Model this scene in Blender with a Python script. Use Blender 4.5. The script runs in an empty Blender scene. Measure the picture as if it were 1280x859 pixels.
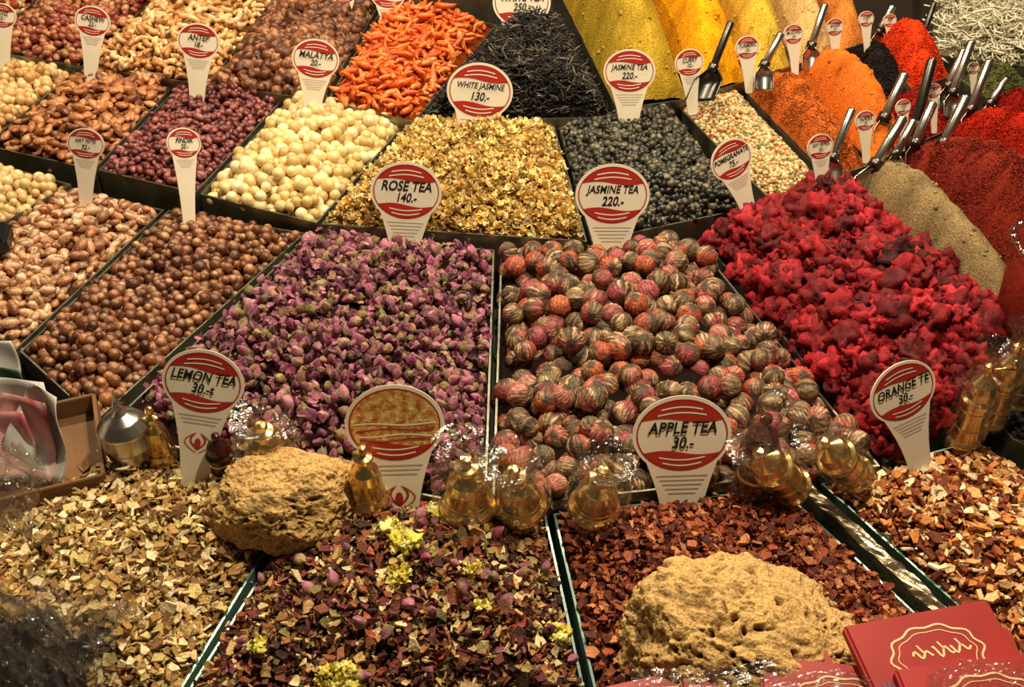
import bpy, bmesh, math, numpy as np
from mathutils import Vector, Matrix, noise as mn
rng=np.random.default_rng(7)
T=0.85; H=1.1; F=1400.0; PITCH=math.radians(40)
sp,cp=math.sin(PITCH),math.cos(PITCH)
scene=bpy.context.scene
# survey helper: point of the stall plane (height T+h) measured from the photo
def P(px,py,h=0.0):
    a=(px-640)/F; b=(429.5-py)/F
    d=(H-h)/(sp-b*cp)
    return np.array([a*d, d*(cp+b*sp), T+h])
def MM(py,h=0.0):
    b=(429.5-py)/F
    return (H-h)/(sp-b*cp)/F
def lin(c):
    return tuple((x/255/12.92 if x/255<=.04045 else ((x/255+.055)/1.055)**2.4) for x in c)
# ---------------------------------------------------------------- materials
def newmat(name):
    m=bpy.data.materials.new(name); m.use_nodes=True
    return m,m.node_tree,m.node_tree.nodes["Principled BSDF"]
def mat(name,col,rough=.5,metal=0,bump=0,bscale=60,var=0,vscale=20,alpha=1,col2=None,spec=.5):
    m,nt,b=newmat(name); N=nt.nodes; L=nt.links
    b.inputs['Roughness'].default_value=rough; b.inputs['Metallic'].default_value=metal
    b.inputs['Specular IOR Level'].default_value=spec
    c=lin(col)
    tc=N.new('ShaderNodeTexCoord')
    if var or col2:
        n=N.new('ShaderNodeTexNoise'); n.inputs['Scale'].default_value=vscale; n.inputs['Detail'].default_value=6
        L.new(tc.outputs['Object'],n.inputs['Vector'])
        r=N.new('ShaderNodeValToRGB'); L.new(n.outputs['Fac'],r.inputs['Fac'])
        c2=lin(col2) if col2 else tuple(x*(1-var) for x in c)
        r.color_ramp.elements[0].position=.35; r.color_ramp.elements[1].position=.65
        r.color_ramp.elements[0].color=(*c2,1); r.color_ramp.elements[1].color=(*c,1)
        L.new(r.outputs['Color'],b.inputs['Base Color'])
    else: b.inputs['Base Color'].default_value=(*c,1)
    if bump:
        n2=N.new('ShaderNodeTexNoise'); n2.inputs['Scale'].default_value=bscale; n2.inputs['Detail'].default_value=5
        L.new(tc.outputs['Object'],n2.inputs['Vector'])
        bp=N.new('ShaderNodeBump'); bp.inputs['Strength'].default_value=bump; bp.inputs['Distance'].default_value=.004
        L.new(n2.outputs['Fac'],bp.inputs['Height']); L.new(bp.outputs['Normal'],b.inputs['Normal'])
    b.inputs['Alpha'].default_value=alpha
    return m
def piecemat(name,rough=.6,bump=.3,bscale=300,spec=.4,var=.35,vscale=250):
    m,nt,b=newmat(name); N=nt.nodes; L=nt.links
    a=N.new('ShaderNodeAttribute'); a.attribute_name='Col'
    tc=N.new('ShaderNodeTexCoord')
    n=N.new('ShaderNodeTexNoise'); n.inputs['Scale'].default_value=vscale; n.inputs['Detail'].default_value=3
    L.new(tc.outputs['Object'],n.inputs['Vector'])
    mr=N.new('ShaderNodeMapRange'); mr.inputs[1].default_value=.3; mr.inputs[2].default_value=.7
    mr.inputs[3].default_value=1-var; mr.inputs[4].default_value=1+var*.5
    L.new(n.outputs['Fac'],mr.inputs[0])
    mx=N.new('ShaderNodeVectorMath'); mx.operation='SCALE'
    L.new(a.outputs['Color'],mx.inputs[0]); L.new(mr.outputs[0],mx.inputs['Scale'])
    L.new(mx.outputs[0],b.inputs['Base Color'])
    b.inputs['Roughness'].default_value=rough; b.inputs['Specular IOR Level'].default_value=spec
    n2=N.new('ShaderNodeTexNoise'); n2.inputs['Scale'].default_value=bscale; n2.inputs['Detail'].default_value=4
    L.new(tc.outputs['Object'],n2.inputs['Vector'])
    bp=N.new('ShaderNodeBump'); bp.inputs['Strength'].default_value=bump; bp.inputs['Distance'].default_value=.003
    L.new(n2.outputs['Fac'],bp.inputs['Height']); L.new(bp.outputs['Normal'],b.inputs['Normal'])
    return m
M_dry=piecemat('dried_matter',.7,.6,350,.28)
M_balls=piecemat('dried_tea_leaf_ball',.55,.8,240,.4,.5,140)
M_nut=piecemat('nut_skin',.38,.35,220,.5,.45)
M_gloss=piecemat('glossy_nut',.34,.2,200,.45,var=.2)
M_powder=piecemat('spice_powder',.95,1.0,260,.05,var=.45,vscale=330)
M_metal=mat('tin_tray_metal',(140,138,116),.34,.8,.2,40,.5,25)
M_glass=mat('green_glass_edge',(96,128,116),.28,.2,0,0,.35,15)
M_brass=mat('brass',(242,208,140),.24,1,.05,60,.3,30)
M_silver=mat('steel',(200,194,182),.27,1,.05,60,.25,30)
M_darksteel=mat('dark_steel',(96,92,86),.34,1,.05,60,.3,30)
M_white=mat('sign_white_plastic',(230,218,192),.35,0,0,0,.1,12)
M_red=mat('sign_red_print',(164,38,28),.4)
M_ink=mat('sign_black_ink',(18,14,14),.5)
M_grey=mat('sign_fine_print',(140,122,108),.6)
M_gold=mat('sign_gold_print',(190,130,40),.4,.4)
M_glare=mat('painted_glare_gold',(255,232,150),.28,.6,1,150,0,110,col2=(206,112,40))  # reflected glare put into the colour: bright gold mottled with orange
M_wood=mat('counter_wood',(40,28,18),.6,0,.3,40,.4,8)
def cello(nm,fac,rough,bs=.7):
    m,nt,b=newmat(nm); N=nt.nodes; L=nt.links
    N.remove(b); t=N.new('ShaderNodeBsdfTransparent'); t.inputs[0].default_value=(.95,.94,.92,1)
    g=N.new('ShaderNodeBsdfGlossy'); g.inputs['Roughness'].default_value=rough; g.inputs['Color'].default_value=(1,.97,.92,1)
    x=N.new('ShaderNodeMixShader'); x.inputs[0].default_value=fac
    L.new(t.outputs[0],x.inputs[1]); L.new(g.outputs[0],x.inputs[2])
    tc=N.new('ShaderNodeTexCoord'); n2=N.new('ShaderNodeTexNoise'); n2.inputs['Scale'].default_value=70
    L.new(tc.outputs['Object'],n2.inputs['Vector'])
    bp=N.new('ShaderNodeBump'); bp.inputs['Strength'].default_value=bs; bp.inputs['Distance'].default_value=.01
    L.new(n2.outputs['Fac'],bp.inputs['Height']); L.new(bp.outputs['Normal'],g.inputs['Normal'])
    L.new(x.outputs[0],N['Material Output'].inputs['Surface'])
    return m
M_cello=cello('cellophane',.12,.24); M_cello2=cello('cellophane_thick',.24,.15); M_clear=cello('clear_tub_plastic',.06,.05,.1)
# ---------------------------------------------------------------- mesh helpers
def link(o,parent=None):
    scene.collection.objects.link(o)
    if parent is not None: o.parent=parent
    return o
def mesh_np(name,v,tris,m,cols=None,smooth=True,parent=None):
    v=np.ascontiguousarray(v,dtype=np.float32).reshape(-1,3); tris=np.ascontiguousarray(tris,dtype=np.int32).reshape(-1,3)
    me=bpy.data.meshes.new(name); me.vertices.add(len(v)); me.vertices.foreach_set('co',v.ravel())
    me.loops.add(tris.size); me.loops.foreach_set('vertex_index',tris.ravel())
    me.polygons.add(len(tris)); me.polygons.foreach_set('loop_start',np.arange(0,tris.size,3,dtype=np.int32))
    me.update(calc_edges=True)
    me.polygons.foreach_set('use_smooth',np.full(len(tris),smooth,dtype=bool))
    if cols is not None:
        at=me.color_attributes.new('Col','FLOAT_COLOR','POINT')
        c=np.ones((len(v),4),dtype=np.float32); c[:,:3]=np.asarray(cols).reshape(-1,3)
        at.data.foreach_set('color',c.ravel())
    me.materials.append(m)
    return link(bpy.data.objects.new(name,me),parent)
def mesh_py(name,v,f,m,parent=None,smooth=False):
    me=bpy.data.meshes.new(name); me.from_pydata([tuple(map(float,x)) for x in v],[],f)
    if smooth:
        for p in me.polygons: p.use_smooth=True
    me.materials.append(m); me.update()
    return link(bpy.data.objects.new(name,me),parent)
def empty(name):
    o=bpy.data.objects.new(name,None); o.empty_display_size=.02; return link(o)
def uvs(nu,nv):
    v=[(0,0,-1)]
    for j in range(1,nv):
        a=-math.pi/2+math.pi*j/nv
        for i in range(nu):
            t=2*math.pi*i/nu; v.append((math.cos(a)*math.cos(t),math.cos(a)*math.sin(t),math.sin(a)))
    v.append((0,0,1)); f=[]
    for i in range(nu): f.append((0,1+(i+1)%nu,1+i))
    for j in range(nv-2):
        for i in range(nu):
            a=1+j*nu+i; b=1+j*nu+(i+1)%nu; f+=[(a,b,b+nu),(a,b+nu,a+nu)]
    top=len(v)-1; s=1+(nv-2)*nu
    for i in range(nu): f.append((s+i,s+(i+1)%nu,top))
    return np.array(v,float),np.array(f)
def tube(path,rad,ns=6):
    path=np.array(path,float); K=len(path); tg=np.gradient(path,axis=0)
    v=[];f=[]
    for k in range(K):
        t=tg[k]/np.linalg.norm(tg[k]); up=np.array([0,0,1.]) if abs(t[2])<.9 else np.array([1.,0,0])
        n=np.cross(up,t); n/=np.linalg.norm(n); b=np.cross(t,n)
        for i in range(ns):
            a=2*math.pi*i/ns; v.append(path[k]+rad[k]*(math.cos(a)*n+math.sin(a)*b))
    for k in range(K-1):
        for i in range(ns):
            a=k*ns+i;b=k*ns+(i+1)%ns; f+=[(a,b,b+ns),(a,b+ns,a+ns)]
    v.append(path[0]);v.append(path[-1]); c0=len(v)-2;c1=len(v)-1
    for i in range(ns):
        f.append((c0,(i+1)%ns,i)); f.append((c1,(K-1)*ns+i,(K-1)*ns+(i+1)%ns))
    return np.array(v),np.array(f)
def chip(th=.12,lo=.55,hi=1.05,bend=.3,amin=.4):
    k=rng.integers(4,7); a=np.sort(rng.uniform(0,2*math.pi,k)*.25+np.arange(k)*2*math.pi/k)
    r=rng.uniform(lo,hi,k); ar=rng.uniform(amin,1)
    rim=np.stack([r*np.cos(a),ar*r*np.sin(a),np.zeros(k)],1)
    v=[];
    for s in (1,-1):
        c=np.array([[0,0,s*th]]); q=rim.copy(); q[:,2]=s*th
        v.append(np.vstack([c,q]))
    v=np.vstack(v); v[:,2]+=bend*rng.uniform(-1,1)*v[:,0]**2+bend*rng.uniform(-1,1)*v[:,1]*v[:,0]
    f=[]
    for i in range(k):
        j=(i+1)%k; f+=[(0,1+i,1+j),(k+1,k+2+j,k+2+i),(1+i,k+2+i,k+2+j),(1+i,k+2+j,1+j)]
    return v,np.array(f)
def petals(n=6,w=.5):
    V=[];Fc=[];o=0
    for p in range(n):
        yaw=rng.uniform(0,6.28); el=rng.uniform(-.3,1.2); cu=rng.uniform(-.6,.9)
        g=[]
        for i in range(4):
            t=i/3
            for j in (-1,0,1):
                ww=w*math.sin(math.pi*(.15+.75*t))*j*.7
                x=t; z=cu*t*t*.6+ .15*abs(j)*t+rng.uniform(-.07,.07)
                g.append((x,ww,z))
        g=np.array(g); ce,se=math.cos(el),math.sin(el)
        g=np.stack([g[:,0]*ce-g[:,2]*se,g[:,1],g[:,0]*se+g[:,2]*ce],1)
        cy,sy=math.cos(yaw),math.sin(yaw)
        g=np.stack([g[:,0]*cy-g[:,1]*sy,g[:,0]*sy+g[:,1]*cy,g[:,2]],1)
        V.append(g)
        for i in range(3):
            for j in range(2):
                a=o+i*3+j; Fc+=[(a,a+1,a+4),(a,a+4,a+3)]
        o+=12
    return np.vstack(V),np.array(Fc)
def crinkle(sub=3,a1=.35,a2=.25,seed=0,f2=5,ridged=False):
    bm=bmesh.new(); bmesh.ops.create_icosphere(bm,subdivisions=sub,radius=1)
    v=np.array([x.co[:] for x in bm.verts]); f=np.array([[q.index for q in fc.verts] for fc in bm.faces]); bm.free()
    for i in range(len(v)):
        q=Vector(v[i])+Vector((seed*7.1,seed*3.3,0)); n2=mn.noise(q*f2)
        r=1+a1*mn.noise(q*1.8)*1.6+a2*((.5-abs(n2)*3) if ridged else n2*1.6)
        v[i]*=r
    return v,f
def bud():
    nu,nv=12,9; v,f=uvs(nu,nv); z=v[:,2].copy(); an=np.arctan2(v[:,1],v[:,0])
    prof=np.where(z<-.55,.28,1.0)*np.where(z>.3,1-.45*(z-.3),1)
    rip=1+.16*np.cos(an*3+z*2.5)*(z>-.5)
    v[:,0]*=prof*rip*.6; v[:,1]*=prof*rip*.6; v[:,2]=z*1.0
    v[:,2]+=np.where(z>.55,.12*np.cos(an*3),0)
    return v,f
def pinch(v,ax,k=.25):
    v=v.copy(); s=1-k*np.abs(v[:,ax])**3
    for o in range(3):
        if o!=ax: v[:,o]*=s
    return v
def pal(cols,jit=.15,fn=None,w=None):
    C=np.array([lin(c) for c in cols])
    w=None if w is None else np.array(w)/np.sum(w)
    def g(tv,n):
        c=C[rng.choice(len(C),n,p=w)]*(1+rng.normal(0,jit,(n,1)))
        out=np.repeat(c[:,None,:],len(tv),1)
        if fn is not None: out=fn(tv,n,out)
        return np.clip(out,0.002,1)
    return g
def col_bud(tv,n,out):
    z=tv[:,2]; an=np.arctan2(tv[:,1],tv[:,0])
    green=np.array([lin((132,124,66)),lin((100,104,54)),lin((164,142,90)),lin((134,106,62))])[rng.integers(0,4,n)]
    lv=rng.uniform(-.45,.25,(n,1))
    k=np.clip((lv-z[None])/.15+.3*np.cos(an*3)[None],0,1)[...,None]
    out=out*(1-k)+green[:,None,:]*k
    ph=rng.uniform(0,6.28,(n,1)); st=(np.sin(an[None]*3+ph)+np.clip(z,0,1)[None])*.5
    st=np.clip(st,0,1)[...,None]*.5
    pale=np.array(lin((196,150,148)))
    return out*(1-st)+pale*st
NB=36
def col_ball(tv,n,out):
    an=np.arctan2(tv[:,1],tv[:,0]); idx=np.round((an+math.pi)/(2*math.pi)*NB).astype(int)%NB
    base=np.array([lin(c) for c in [(98,72,46),(182,148,106),(146,112,76),(62,42,28),(202,168,126),(120,92,60),(104,94,58)]])
    hot=np.array([lin(c) for c in [(182,70,48),(206,104,60),(178,74,86),(146,50,52),(204,130,112)]])
    mi=rng.integers(0,7,(n,NB)); hi=rng.integers(0,5,(n,1)); hi=(hi+(rng.random((n,NB))<.3))%5
    ph=rng.uniform(0,6.28,(n,1,1)); th=rng.uniform(-.6,1.1,(n,1,1)); lt=rng.normal(0,.7,(n,1,1))
    strip=base[mi][:,idx,:]; hs=hot[hi][:,idx,:]
    m=np.cos(an[None,:,None]+ph)+lt*tv[None,:,2,None]+rng.normal(0,.3,(n,len(tv),1))
    c=np.where(m>th,hs*.88+strip*.12,strip)
    dark=np.where(idx%2==0,1.1,.5)[None,:,None]
    c=c*dark*(1+rng.normal(0,.15,(n,len(tv),1)))
    pol=(np.abs(tv[:,2])>.93*.93)[None,:,None]
    return np.where(pol,np.array(lin((74,50,32))),c)
def col_hazel(tv,n,out):
    k=np.clip((tv[:,2]-.55)/.2,0,1)[None,:,None]*(rng.random((n,1,1))*.9)
    return out*(1-k)+np.array(lin((200,152,104)))*k
def col_pist(tv,n,out):
    k=(np.abs(tv[:,1])<.16)&(tv[:,2]>0.05)&(tv[:,0]>-.3)
    k=k[None,:,None]*1.0
    return out*(1-k)+np.array(lin((96,70,34)))*k
def col_tip(c2,ax=0,s=1.):
    c2=np.array(lin(c2))
    def f(tv,n,out):
        r=np.linalg.norm(tv,axis=1); k=np.clip((r/r.max())*s-.3,0,1)[None,:,None]
        return out*(1-k)+c2*k
    return f
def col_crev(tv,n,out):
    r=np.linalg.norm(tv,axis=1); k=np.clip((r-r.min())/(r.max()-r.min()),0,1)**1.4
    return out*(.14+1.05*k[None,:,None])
# ---------------------------------------------------------------- heaps
class Heap:
    def __init__(s,quad,level,A,base=.002,p=1.,wob=.007,frac=.9):
        s.q=[P(x,y,level)[:2] for x,y in quad]; s.level=level
        q=np.array(s.q); ar=sum(q[i][0]*q[(i+1)%4][1]-q[(i+1)%4][0]*q[i][1] for i in range(4))
        if ar<0: q=q[::-1]
        s.q=q; s.A=A; s.p=p; s.base=T+level+base; s.wob=wob
        s.c=q.mean(0); s.R=max(s.dist(s.c[None])[0]*frac,.02); s.ph=rng.uniform(0,6.28,6)
        s.norm=s.prod(s.c[None])[0]
    def dists(s,xy):
        d=[]
        for i in range(4):
            a=s.q[i];b=s.q[(i+1)%4];e=b-a; n=np.array([-e[1],e[0]])/np.linalg.norm(e)
            d.append((xy-a)@n)
        return np.array(d)
    def dist(s,xy): return np.min(s.dists(xy),0)
    def prod(s,xy):
        d=np.clip(s.dists(xy),0,None); return np.prod(d/(d+s.R*1.1),0)
    def z(s,xy):
        t=np.clip(s.dist(xy)/s.R,0,1)
        sh=np.sin(t*math.pi/2)**s.p if s.p<5 else s.prod(xy)/s.norm
        w=s.wob*(np.sin(xy[:,0]*31+s.ph[0])*np.sin(xy[:,1]*27+s.ph[1])+.6*np.sin(xy[:,0]*63+xy[:,1]*40+s.ph[2])+.4*np.sin(xy[:,0]*120-xy[:,1]*90+s.ph[3]))*t
        return s.base+s.A*sh+w
def tray(h,parent,m,bottom):
    q=h.q
    def off(d):
        out=[]
        for i in range(4):
            a0,a1,a2=q[i-1],q[i],q[(i+1)%4]
            e1=(a1-a0)/np.linalg.norm(a1-a0); e2=(a2-a1)/np.linalg.norm(a2-a1)
            n1=np.array([-e1[1],e1[0]]); n2=np.array([-e2[1],e2[0]])
            b=n1+n2; b/=np.dot(b,n1)
            out.append(a1+b*d)
        return out
    O=off(.0012); I=off(.0042); zt=T+h.level+.010; zb=bottom
    v=[(*p,zb) for p in O]+[(*p,zt) for p in O]+[(*p,zt) for p in I]+[(*p,zb+.005) for p in I]
    f=[]
    for i in range(4):
        j=(i+1)%4; f+=[(i,j,4+j,4+i),(4+i,4+j,8+j,8+i),(8+i,8+j,12+j,12+i)]
    f+=[(12,13,14,15),(3,2,1,0)]
    return mesh_py('tray',v,f,m,parent)
def core(h,parent,col,n=30,drop=0.007,m=None,rough=0):
    u=np.linspace(0,1,n); U,V=np.meshgrid(u,u); U=U.ravel();V=V.ravel(); q=h.q; c=q.mean(0); q2=c+(q-c)*.98
    xy=((1-U)*(1-V))[:,None]*q2[0]+(U*(1-V))[:,None]*q2[1]+(U*V)[:,None]*q2[2]+((1-U)*V)[:,None]*q2[3]
    z=h.z(xy)-drop; cc=np.array(lin(col)); cols=np.repeat(cc[None],len(z),0)
    if rough:
        nz=np.array([mn.noise(Vector((x*28,y*28,3)))+.6*mn.noise(Vector((x*70,y*70,9)))+.35*mn.noise(Vector((x*190,y*190,5))) for x,y in xy])
        z=z+rough*nz; cols=cols*(1+.35*nz)[:,None].clip(.4,1.5)
    v=np.column_stack([xy,z])
    i=np.arange(n-1); I,J=np.meshgrid(i,i); a=(J*n+I).ravel()
    f=np.vstack([np.column_stack([a,a+1,a+n+1]),np.column_stack([a,a+n+1,a+n])])
    return mesh_np('heap_body',v,f,m or M_powder,cols,True,parent)
def pieces(h,parent,temps,size,colf,m,spacing=.75,layers=2,tilt=.5,top=.6,smooth=True,sj=.15,dz=.5,margin=None,name='pieces',dens=1.0,lift=0,sub=None,zn=.12):
    if not isinstance(temps,list): temps=[temps]
    s=size*spacing; mg=size*.25+.004 if margin is None else margin
    lo=h.q.min(0);hi=h.q.max(0); pts=[];zz=[]
    for k in range(layers):
        xs=np.arange(lo[0],hi[0],s); ys=np.arange(lo[1],hi[1],s*.87)
        X,Y=np.meshgrid(xs,ys); X=X+((np.arange(len(ys))%2)*s*.5)[:,None]+rng.uniform(0,s)
        xy=np.column_stack([X.ravel(),Y.ravel()])+rng.uniform(-.33,.33,(X.size,2))*s
        xy=xy[h.dist(xy)>mg]
        if sub is not None: xy=xy[sub(xy)]
        fr=dens*(top if k==layers-1 and layers>1 else 1.)
        xy=xy[rng.random(len(xy))<fr]
        z=h.z(xy)+(k-(layers-1)+.6)*size*dz+rng.normal(0,size*zn,len(xy))+lift
        pts.append(xy);zz.append(z)
    xy=np.vstack(pts);z=np.concatenate(zz); n=len(xy)
    pos=np.column_stack([xy,z]); which=rng.integers(0,len(temps),n)
    VV=[];FF=[];CC=[];o=0
    for ti,(tv,tf) in enumerate(temps):
        p=pos[which==ti]; k=len(p)
        if not k: continue
        yaw=rng.uniform(0,6.283,k); ta=rng.normal(0,tilt,k); td=rng.uniform(0,6.283,k)
        cy,sy=np.cos(yaw),np.sin(yaw); Z=np.zeros(k);O=np.ones(k)
        R1=np.stack([cy,-sy,Z,sy,cy,Z,Z,Z,O],1).reshape(k,3,3)
        ax=np.stack([np.cos(td),np.sin(td),Z],1); c,s_=np.cos(ta),np.sin(ta)
        x,y=ax[:,0],ax[:,1]; C=1-c
        R2=np.stack([c+x*x*C,x*y*C,y*s_,x*y*C,c+y*y*C,-x*s_,-y*s_,x*s_,c],1).reshape(k,3,3)
        R=R2@R1; sc=(size/2)*(1+rng.normal(0,sj,k)).clip(.5,1.6)
        w=np.einsum('kij,vj->kvi',R,tv)*sc[:,None,None]+p[:,None,:]
        VV.append(w.reshape(-1,3)); CC.append(colf(tv,k).reshape(-1,3))
        FF.append((tf[None]+(np.arange(k)*len(tv))[:,None,None]).reshape(-1,3)+o); o+=k*len(tv)
    return mesh_np(name,np.vstack(VV),np.vstack(FF),m,np.vstack(CC),smooth,parent)
# ---------------------------------------------------------------- templates
sph=uvs(12,8); sphL=uvs(8,6)
v,f=uvs(10,8); v=pinch(v,2,.35)*np.array([.58,.4,1]); almond=(v[:,[2,0,1]],f)
v,f=uvs(10,8); v=v*np.array([.68,.68,1]); pean=(v[:,[2,0,1]],f)
v,f=uvs(12,8); v=pinch(v,2,.25)*np.array([.62,.55,1]); pist=(v[:,[2,0,1]],f)
v,f=uvs(12,8); v=v.copy(); v[:,2]*=np.where(v[:,2]<0,1.12,.92); hazel=(v*.95,f)
def arc(L,curv,K,wob=0): 
    t=np.linspace(-.5,.5,K); a=t*curv
    if curv<.05: p=np.column_stack([t*L,t*0,t*0])
    else: p=np.column_stack([np.sin(a)*L/curv,(1-np.cos(a))*L/curv,0*t])
    return p+rng.normal(0,wob,(K,3))
cash=[tube(arc(2.3,2.6,8),[.12,.33,.4,.36,.33,.34,.3,.1],8) for _ in range(2)]
carrot=[tube(arc(2.,rng.uniform(.3,1.6),8,.03),np.array([.1,.2,.26,.25,.22,.18,.12,.04])*rng.uniform(.8,1.1),7) for _ in range(5)]
strip=[tube(arc(2.,rng.uniform(.3,2.2),6,.06),np.array([.04,.08,.1,.09,.07,.03]),4) for _ in range(5)]
noodle=[tube(arc(2.,rng.uniform(.3,2.5),7,.08),np.array([.05]*7),4) for _ in range(5)]
chips=[chip() for _ in range(14)]
sliv=[chip(.1,.6,1.1,.35,.22) for _ in range(6)]
thick=[chip(.22,.5,1.,.2) for _ in range(8)]
flow=[petals(7,.55) for _ in range(6)]
curl=[petals(3,.7) for _ in range(6)]
clump=[crinkle(3,.45,.38,i,3.4,True) for i in range(7)]
fluff=[crinkle(3,.4,.32,i+40,5) for i in range(3)]
lump=[crinkle(2,.35,.2,i+20) for i in range(5)]
def ballt():
    bv,bf=uvs(NB,12); an=np.arctan2(bv[:,1],bv[:,0]); ii=np.round((an+math.pi)/(2*math.pi)*NB).astype(int)%NB
    bv[:,:2]*=(1-.07*(ii%2))[:,None]; bv[:,2]*=.94
    bv*=(1+rng.normal(0,.018,len(bv)))[:,None]
    tw=rng.uniform(-.5,.5); c,s=np.cos(bv[:,2]*tw),np.sin(bv[:,2]*tw)
    x,y=bv[:,0]*c-bv[:,1]*s,bv[:,0]*s+bv[:,1]*c
    return np.column_stack([x,y,bv[:,2]]),bf
balls=[ballt() for _ in range(6)]
# ---------------------------------------------------------------- bins
CT=T-.06   # counter top
def mk(name,quad,level,A,colcore,tm=M_metal,**k):
    e=empty(name); h=Heap(quad,level,A,**k); tray(h,e,tm,CT); return e,h
R0,R1,R2,R3=0.,.02,.04,.06
# front row
e,h=mk('lemon_tea_bin',[(-330,900),(212,900),(390,603),(125,570)],R0,.05,0,M_glass,p=.8); core(h,e,(110,80,44))
pieces(h,e,chips+sliv,.016,pal([(224,196,140),(208,172,110),(180,140,80),(238,218,172),(162,122,64),(200,178,112),(132,94,54)],.13),M_dry,.58,4,.75,.6,False,.35,.35,zn=.2)
e,h=mk('mixed_fruit_tea_bin',[(216,900),(739,900),(683,648),(394,618)],R0,.055,0,M_glass,p=.8); core(h,e,(54,30,20))
pieces(h,e,chips+sliv+curl[:3],.0155,pal([(100,50,34),(134,78,46),(78,38,30),(198,160,100),(224,198,144),(58,34,24),(166,114,66),(112,44,50),(134,122,64),(134,82,86),(164,78,54)],.16,w=[4,3,3,3.4,3,2.5,3.4,1.3,2.4,1.2,1]),M_dry,.58,4,.8,.6,False,.38,.35,zn=.2)
pieces(h,e,bud(),.019,pal([(130,52,82),(160,90,112)],.15,col_bud),M_dry,1.0,1,1.4,1,True,.2,.5,name='rose_buds',dens=.09,lift=.006)
FL=[(508,690),(420,845),(545,632),(500,725),(490,665),(700,775),(590,715),(320,805),(600,765),(745,790)]
cent=np.array([P(x,y,.05)[:2] for x,y in FL])
pieces(h,e,flow+clump[:2],.012,pal([(230,214,98),(242,232,142),(208,188,72)],.1),M_dry,.45,2,1.2,1,True,.25,.4,name='yellow_blossoms',lift=.007,
   sub=lambda xy:(np.min(np.linalg.norm(xy[:,None]-cent[None],axis=2)-np.array([.015,.025,.013,.011,.010,.012,.009,.009,.006,.008])[None],1)<0)&(rng.random(len(xy))<.85))
e,h=mk('apple_tea_bin',[(748,900),(1280,900),(975,615),(690,648)],R0,.055,0,M_glass,p=.8); core(h,e,(66,30,16))
pieces(h,e,chips+thick+curl[:4],.0145,pal([(144,72,40),(166,94,54),(114,52,32),(86,38,24),(186,120,76),(150,70,42)],.18),M_dry,.6,4,.8,.6,False,.38,.35,zn=.2)
e,h=mk('orange_tea_bin',[(1345,900),(1680,850),(1215,556),(1022,610)],R0,.045,0,M_glass,p=.8); core(h,e,(90,46,22))
pieces(h,e,chips+thick+sliv,.0155,pal([(208,132,64),(232,186,128),(166,92,46),(242,218,172),(136,66,38),(214,158,96),(114,54,32)],.14),M_dry,.6,4,.75,.6,False,.38,.35,zn=.2)
e,h=mk('black_seed_bin',[(1262,556),(1460,650),(1450,515),(1232,520)],R1,.02,0); core(h,e,(20,18,20))
pieces(h,e,lump,.009,pal([(30,26,30),(50,44,46),(18,16,20)],.15),M_dry,.8,2)
# row 1
e,h=mk('pistachio_bin',[(-150,398),(22,445),(208,268),(88,240)],R1,.035,0); core(h,e,(80,50,30))
pieces(h,e,pist,.0245,pal([(208,152,108),(218,168,128),(182,124,84),(224,184,146),(166,108,70)],.1,col_pist),M_nut,.66,3,.5,.55)
e,h=mk('hazelnut_bin',[(26,446),(122,534),(384,297),(212,268)],R1,.035,0); core(h,e,(44,24,14))
pieces(h,e,hazel,.018,pal([(130,78,48),(106,60,36),(148,94,58),(86,44,26)],.15,col_hazel),M_nut,.82,3,1.2,.55)
e,h=mk('rose_bud_tea_bin',[(126,548),(609,642),(619,318),(389,297)],R1,.06,0,p=.8); core(h,e,(40,22,22))
buds=bud()
pieces(h,e,[buds,buds,buds,curl[0],curl[1]],.021,pal([(130,52,86),(98,34,64),(160,88,112),(78,28,48),(184,122,134),(150,114,80)],.2,col_bud,w=[4,3.5,3,2.6,2,1.7]),M_dry,.66,3,1.3,.6,True,.2,.5,zn=.2,
   sub=lambda xy:(xy[:,0]-P(225,548,R1)[0])*1>-0.9*(xy[:,1]-P(225,548,R1)[1]) )
e,h=mk('flowering_tea_ball_bin',[(614,642),(1100,590),(868,305),(625,318)],R1,.045,0,p=.8); core(h,e,(30,20,14))
pieces(h,e,balls,.0355,pal([(100,80,60)],.1,col_ball),M_balls,.9,3,1.3,.62,True,.08,.62)
e,h=mk('dried_cockscomb_bin',[(1106,586),(1285,452),(1048,243),(875,304)],R1,.085,0,p=.8); core(h,e,(30,4,6))
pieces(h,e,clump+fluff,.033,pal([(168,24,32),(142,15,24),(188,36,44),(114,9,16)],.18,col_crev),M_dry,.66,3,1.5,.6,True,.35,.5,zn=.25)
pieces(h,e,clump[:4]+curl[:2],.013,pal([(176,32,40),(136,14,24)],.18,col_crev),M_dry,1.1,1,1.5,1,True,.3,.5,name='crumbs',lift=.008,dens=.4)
# row 2
e,h=mk('blanched_nut_bin',[(-170,290),(-2,290),(92,236),(-30,203)],R2,.03,0); core(h,e,(150,120,70))
pieces(h,e,sph,.018,pal([(220,192,138),(206,172,112)],.06),M_gloss,.85,2,1,.5)
e,h=mk('chickpea_bin',[(-150,172),(-14,186),(98,94),(-20,72)],R2+.01,.03,0); core(h,e,(120,86,46))
pieces(h,e,sph,.0175,pal([(212,172,110),(192,146,86),(222,190,136)],.08),M_gloss,.85,2,1,.5)
e,h=mk('almond_bin',[(-10,190),(120,219),(224,108),(102,94)],R2,.035,0); core(h,e,(66,36,18))
pieces(h,e,almond,.029,pal([(182,116,70),(154,92,50),(200,138,88),(132,76,42)],.1),M_nut,.52,3,.5,.55)
e,h=mk('red_peanut_bin',[(124,219),(246,248),(364,121),(228,108)],R2,.035,0); core(h,e,(50,20,18))
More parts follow.
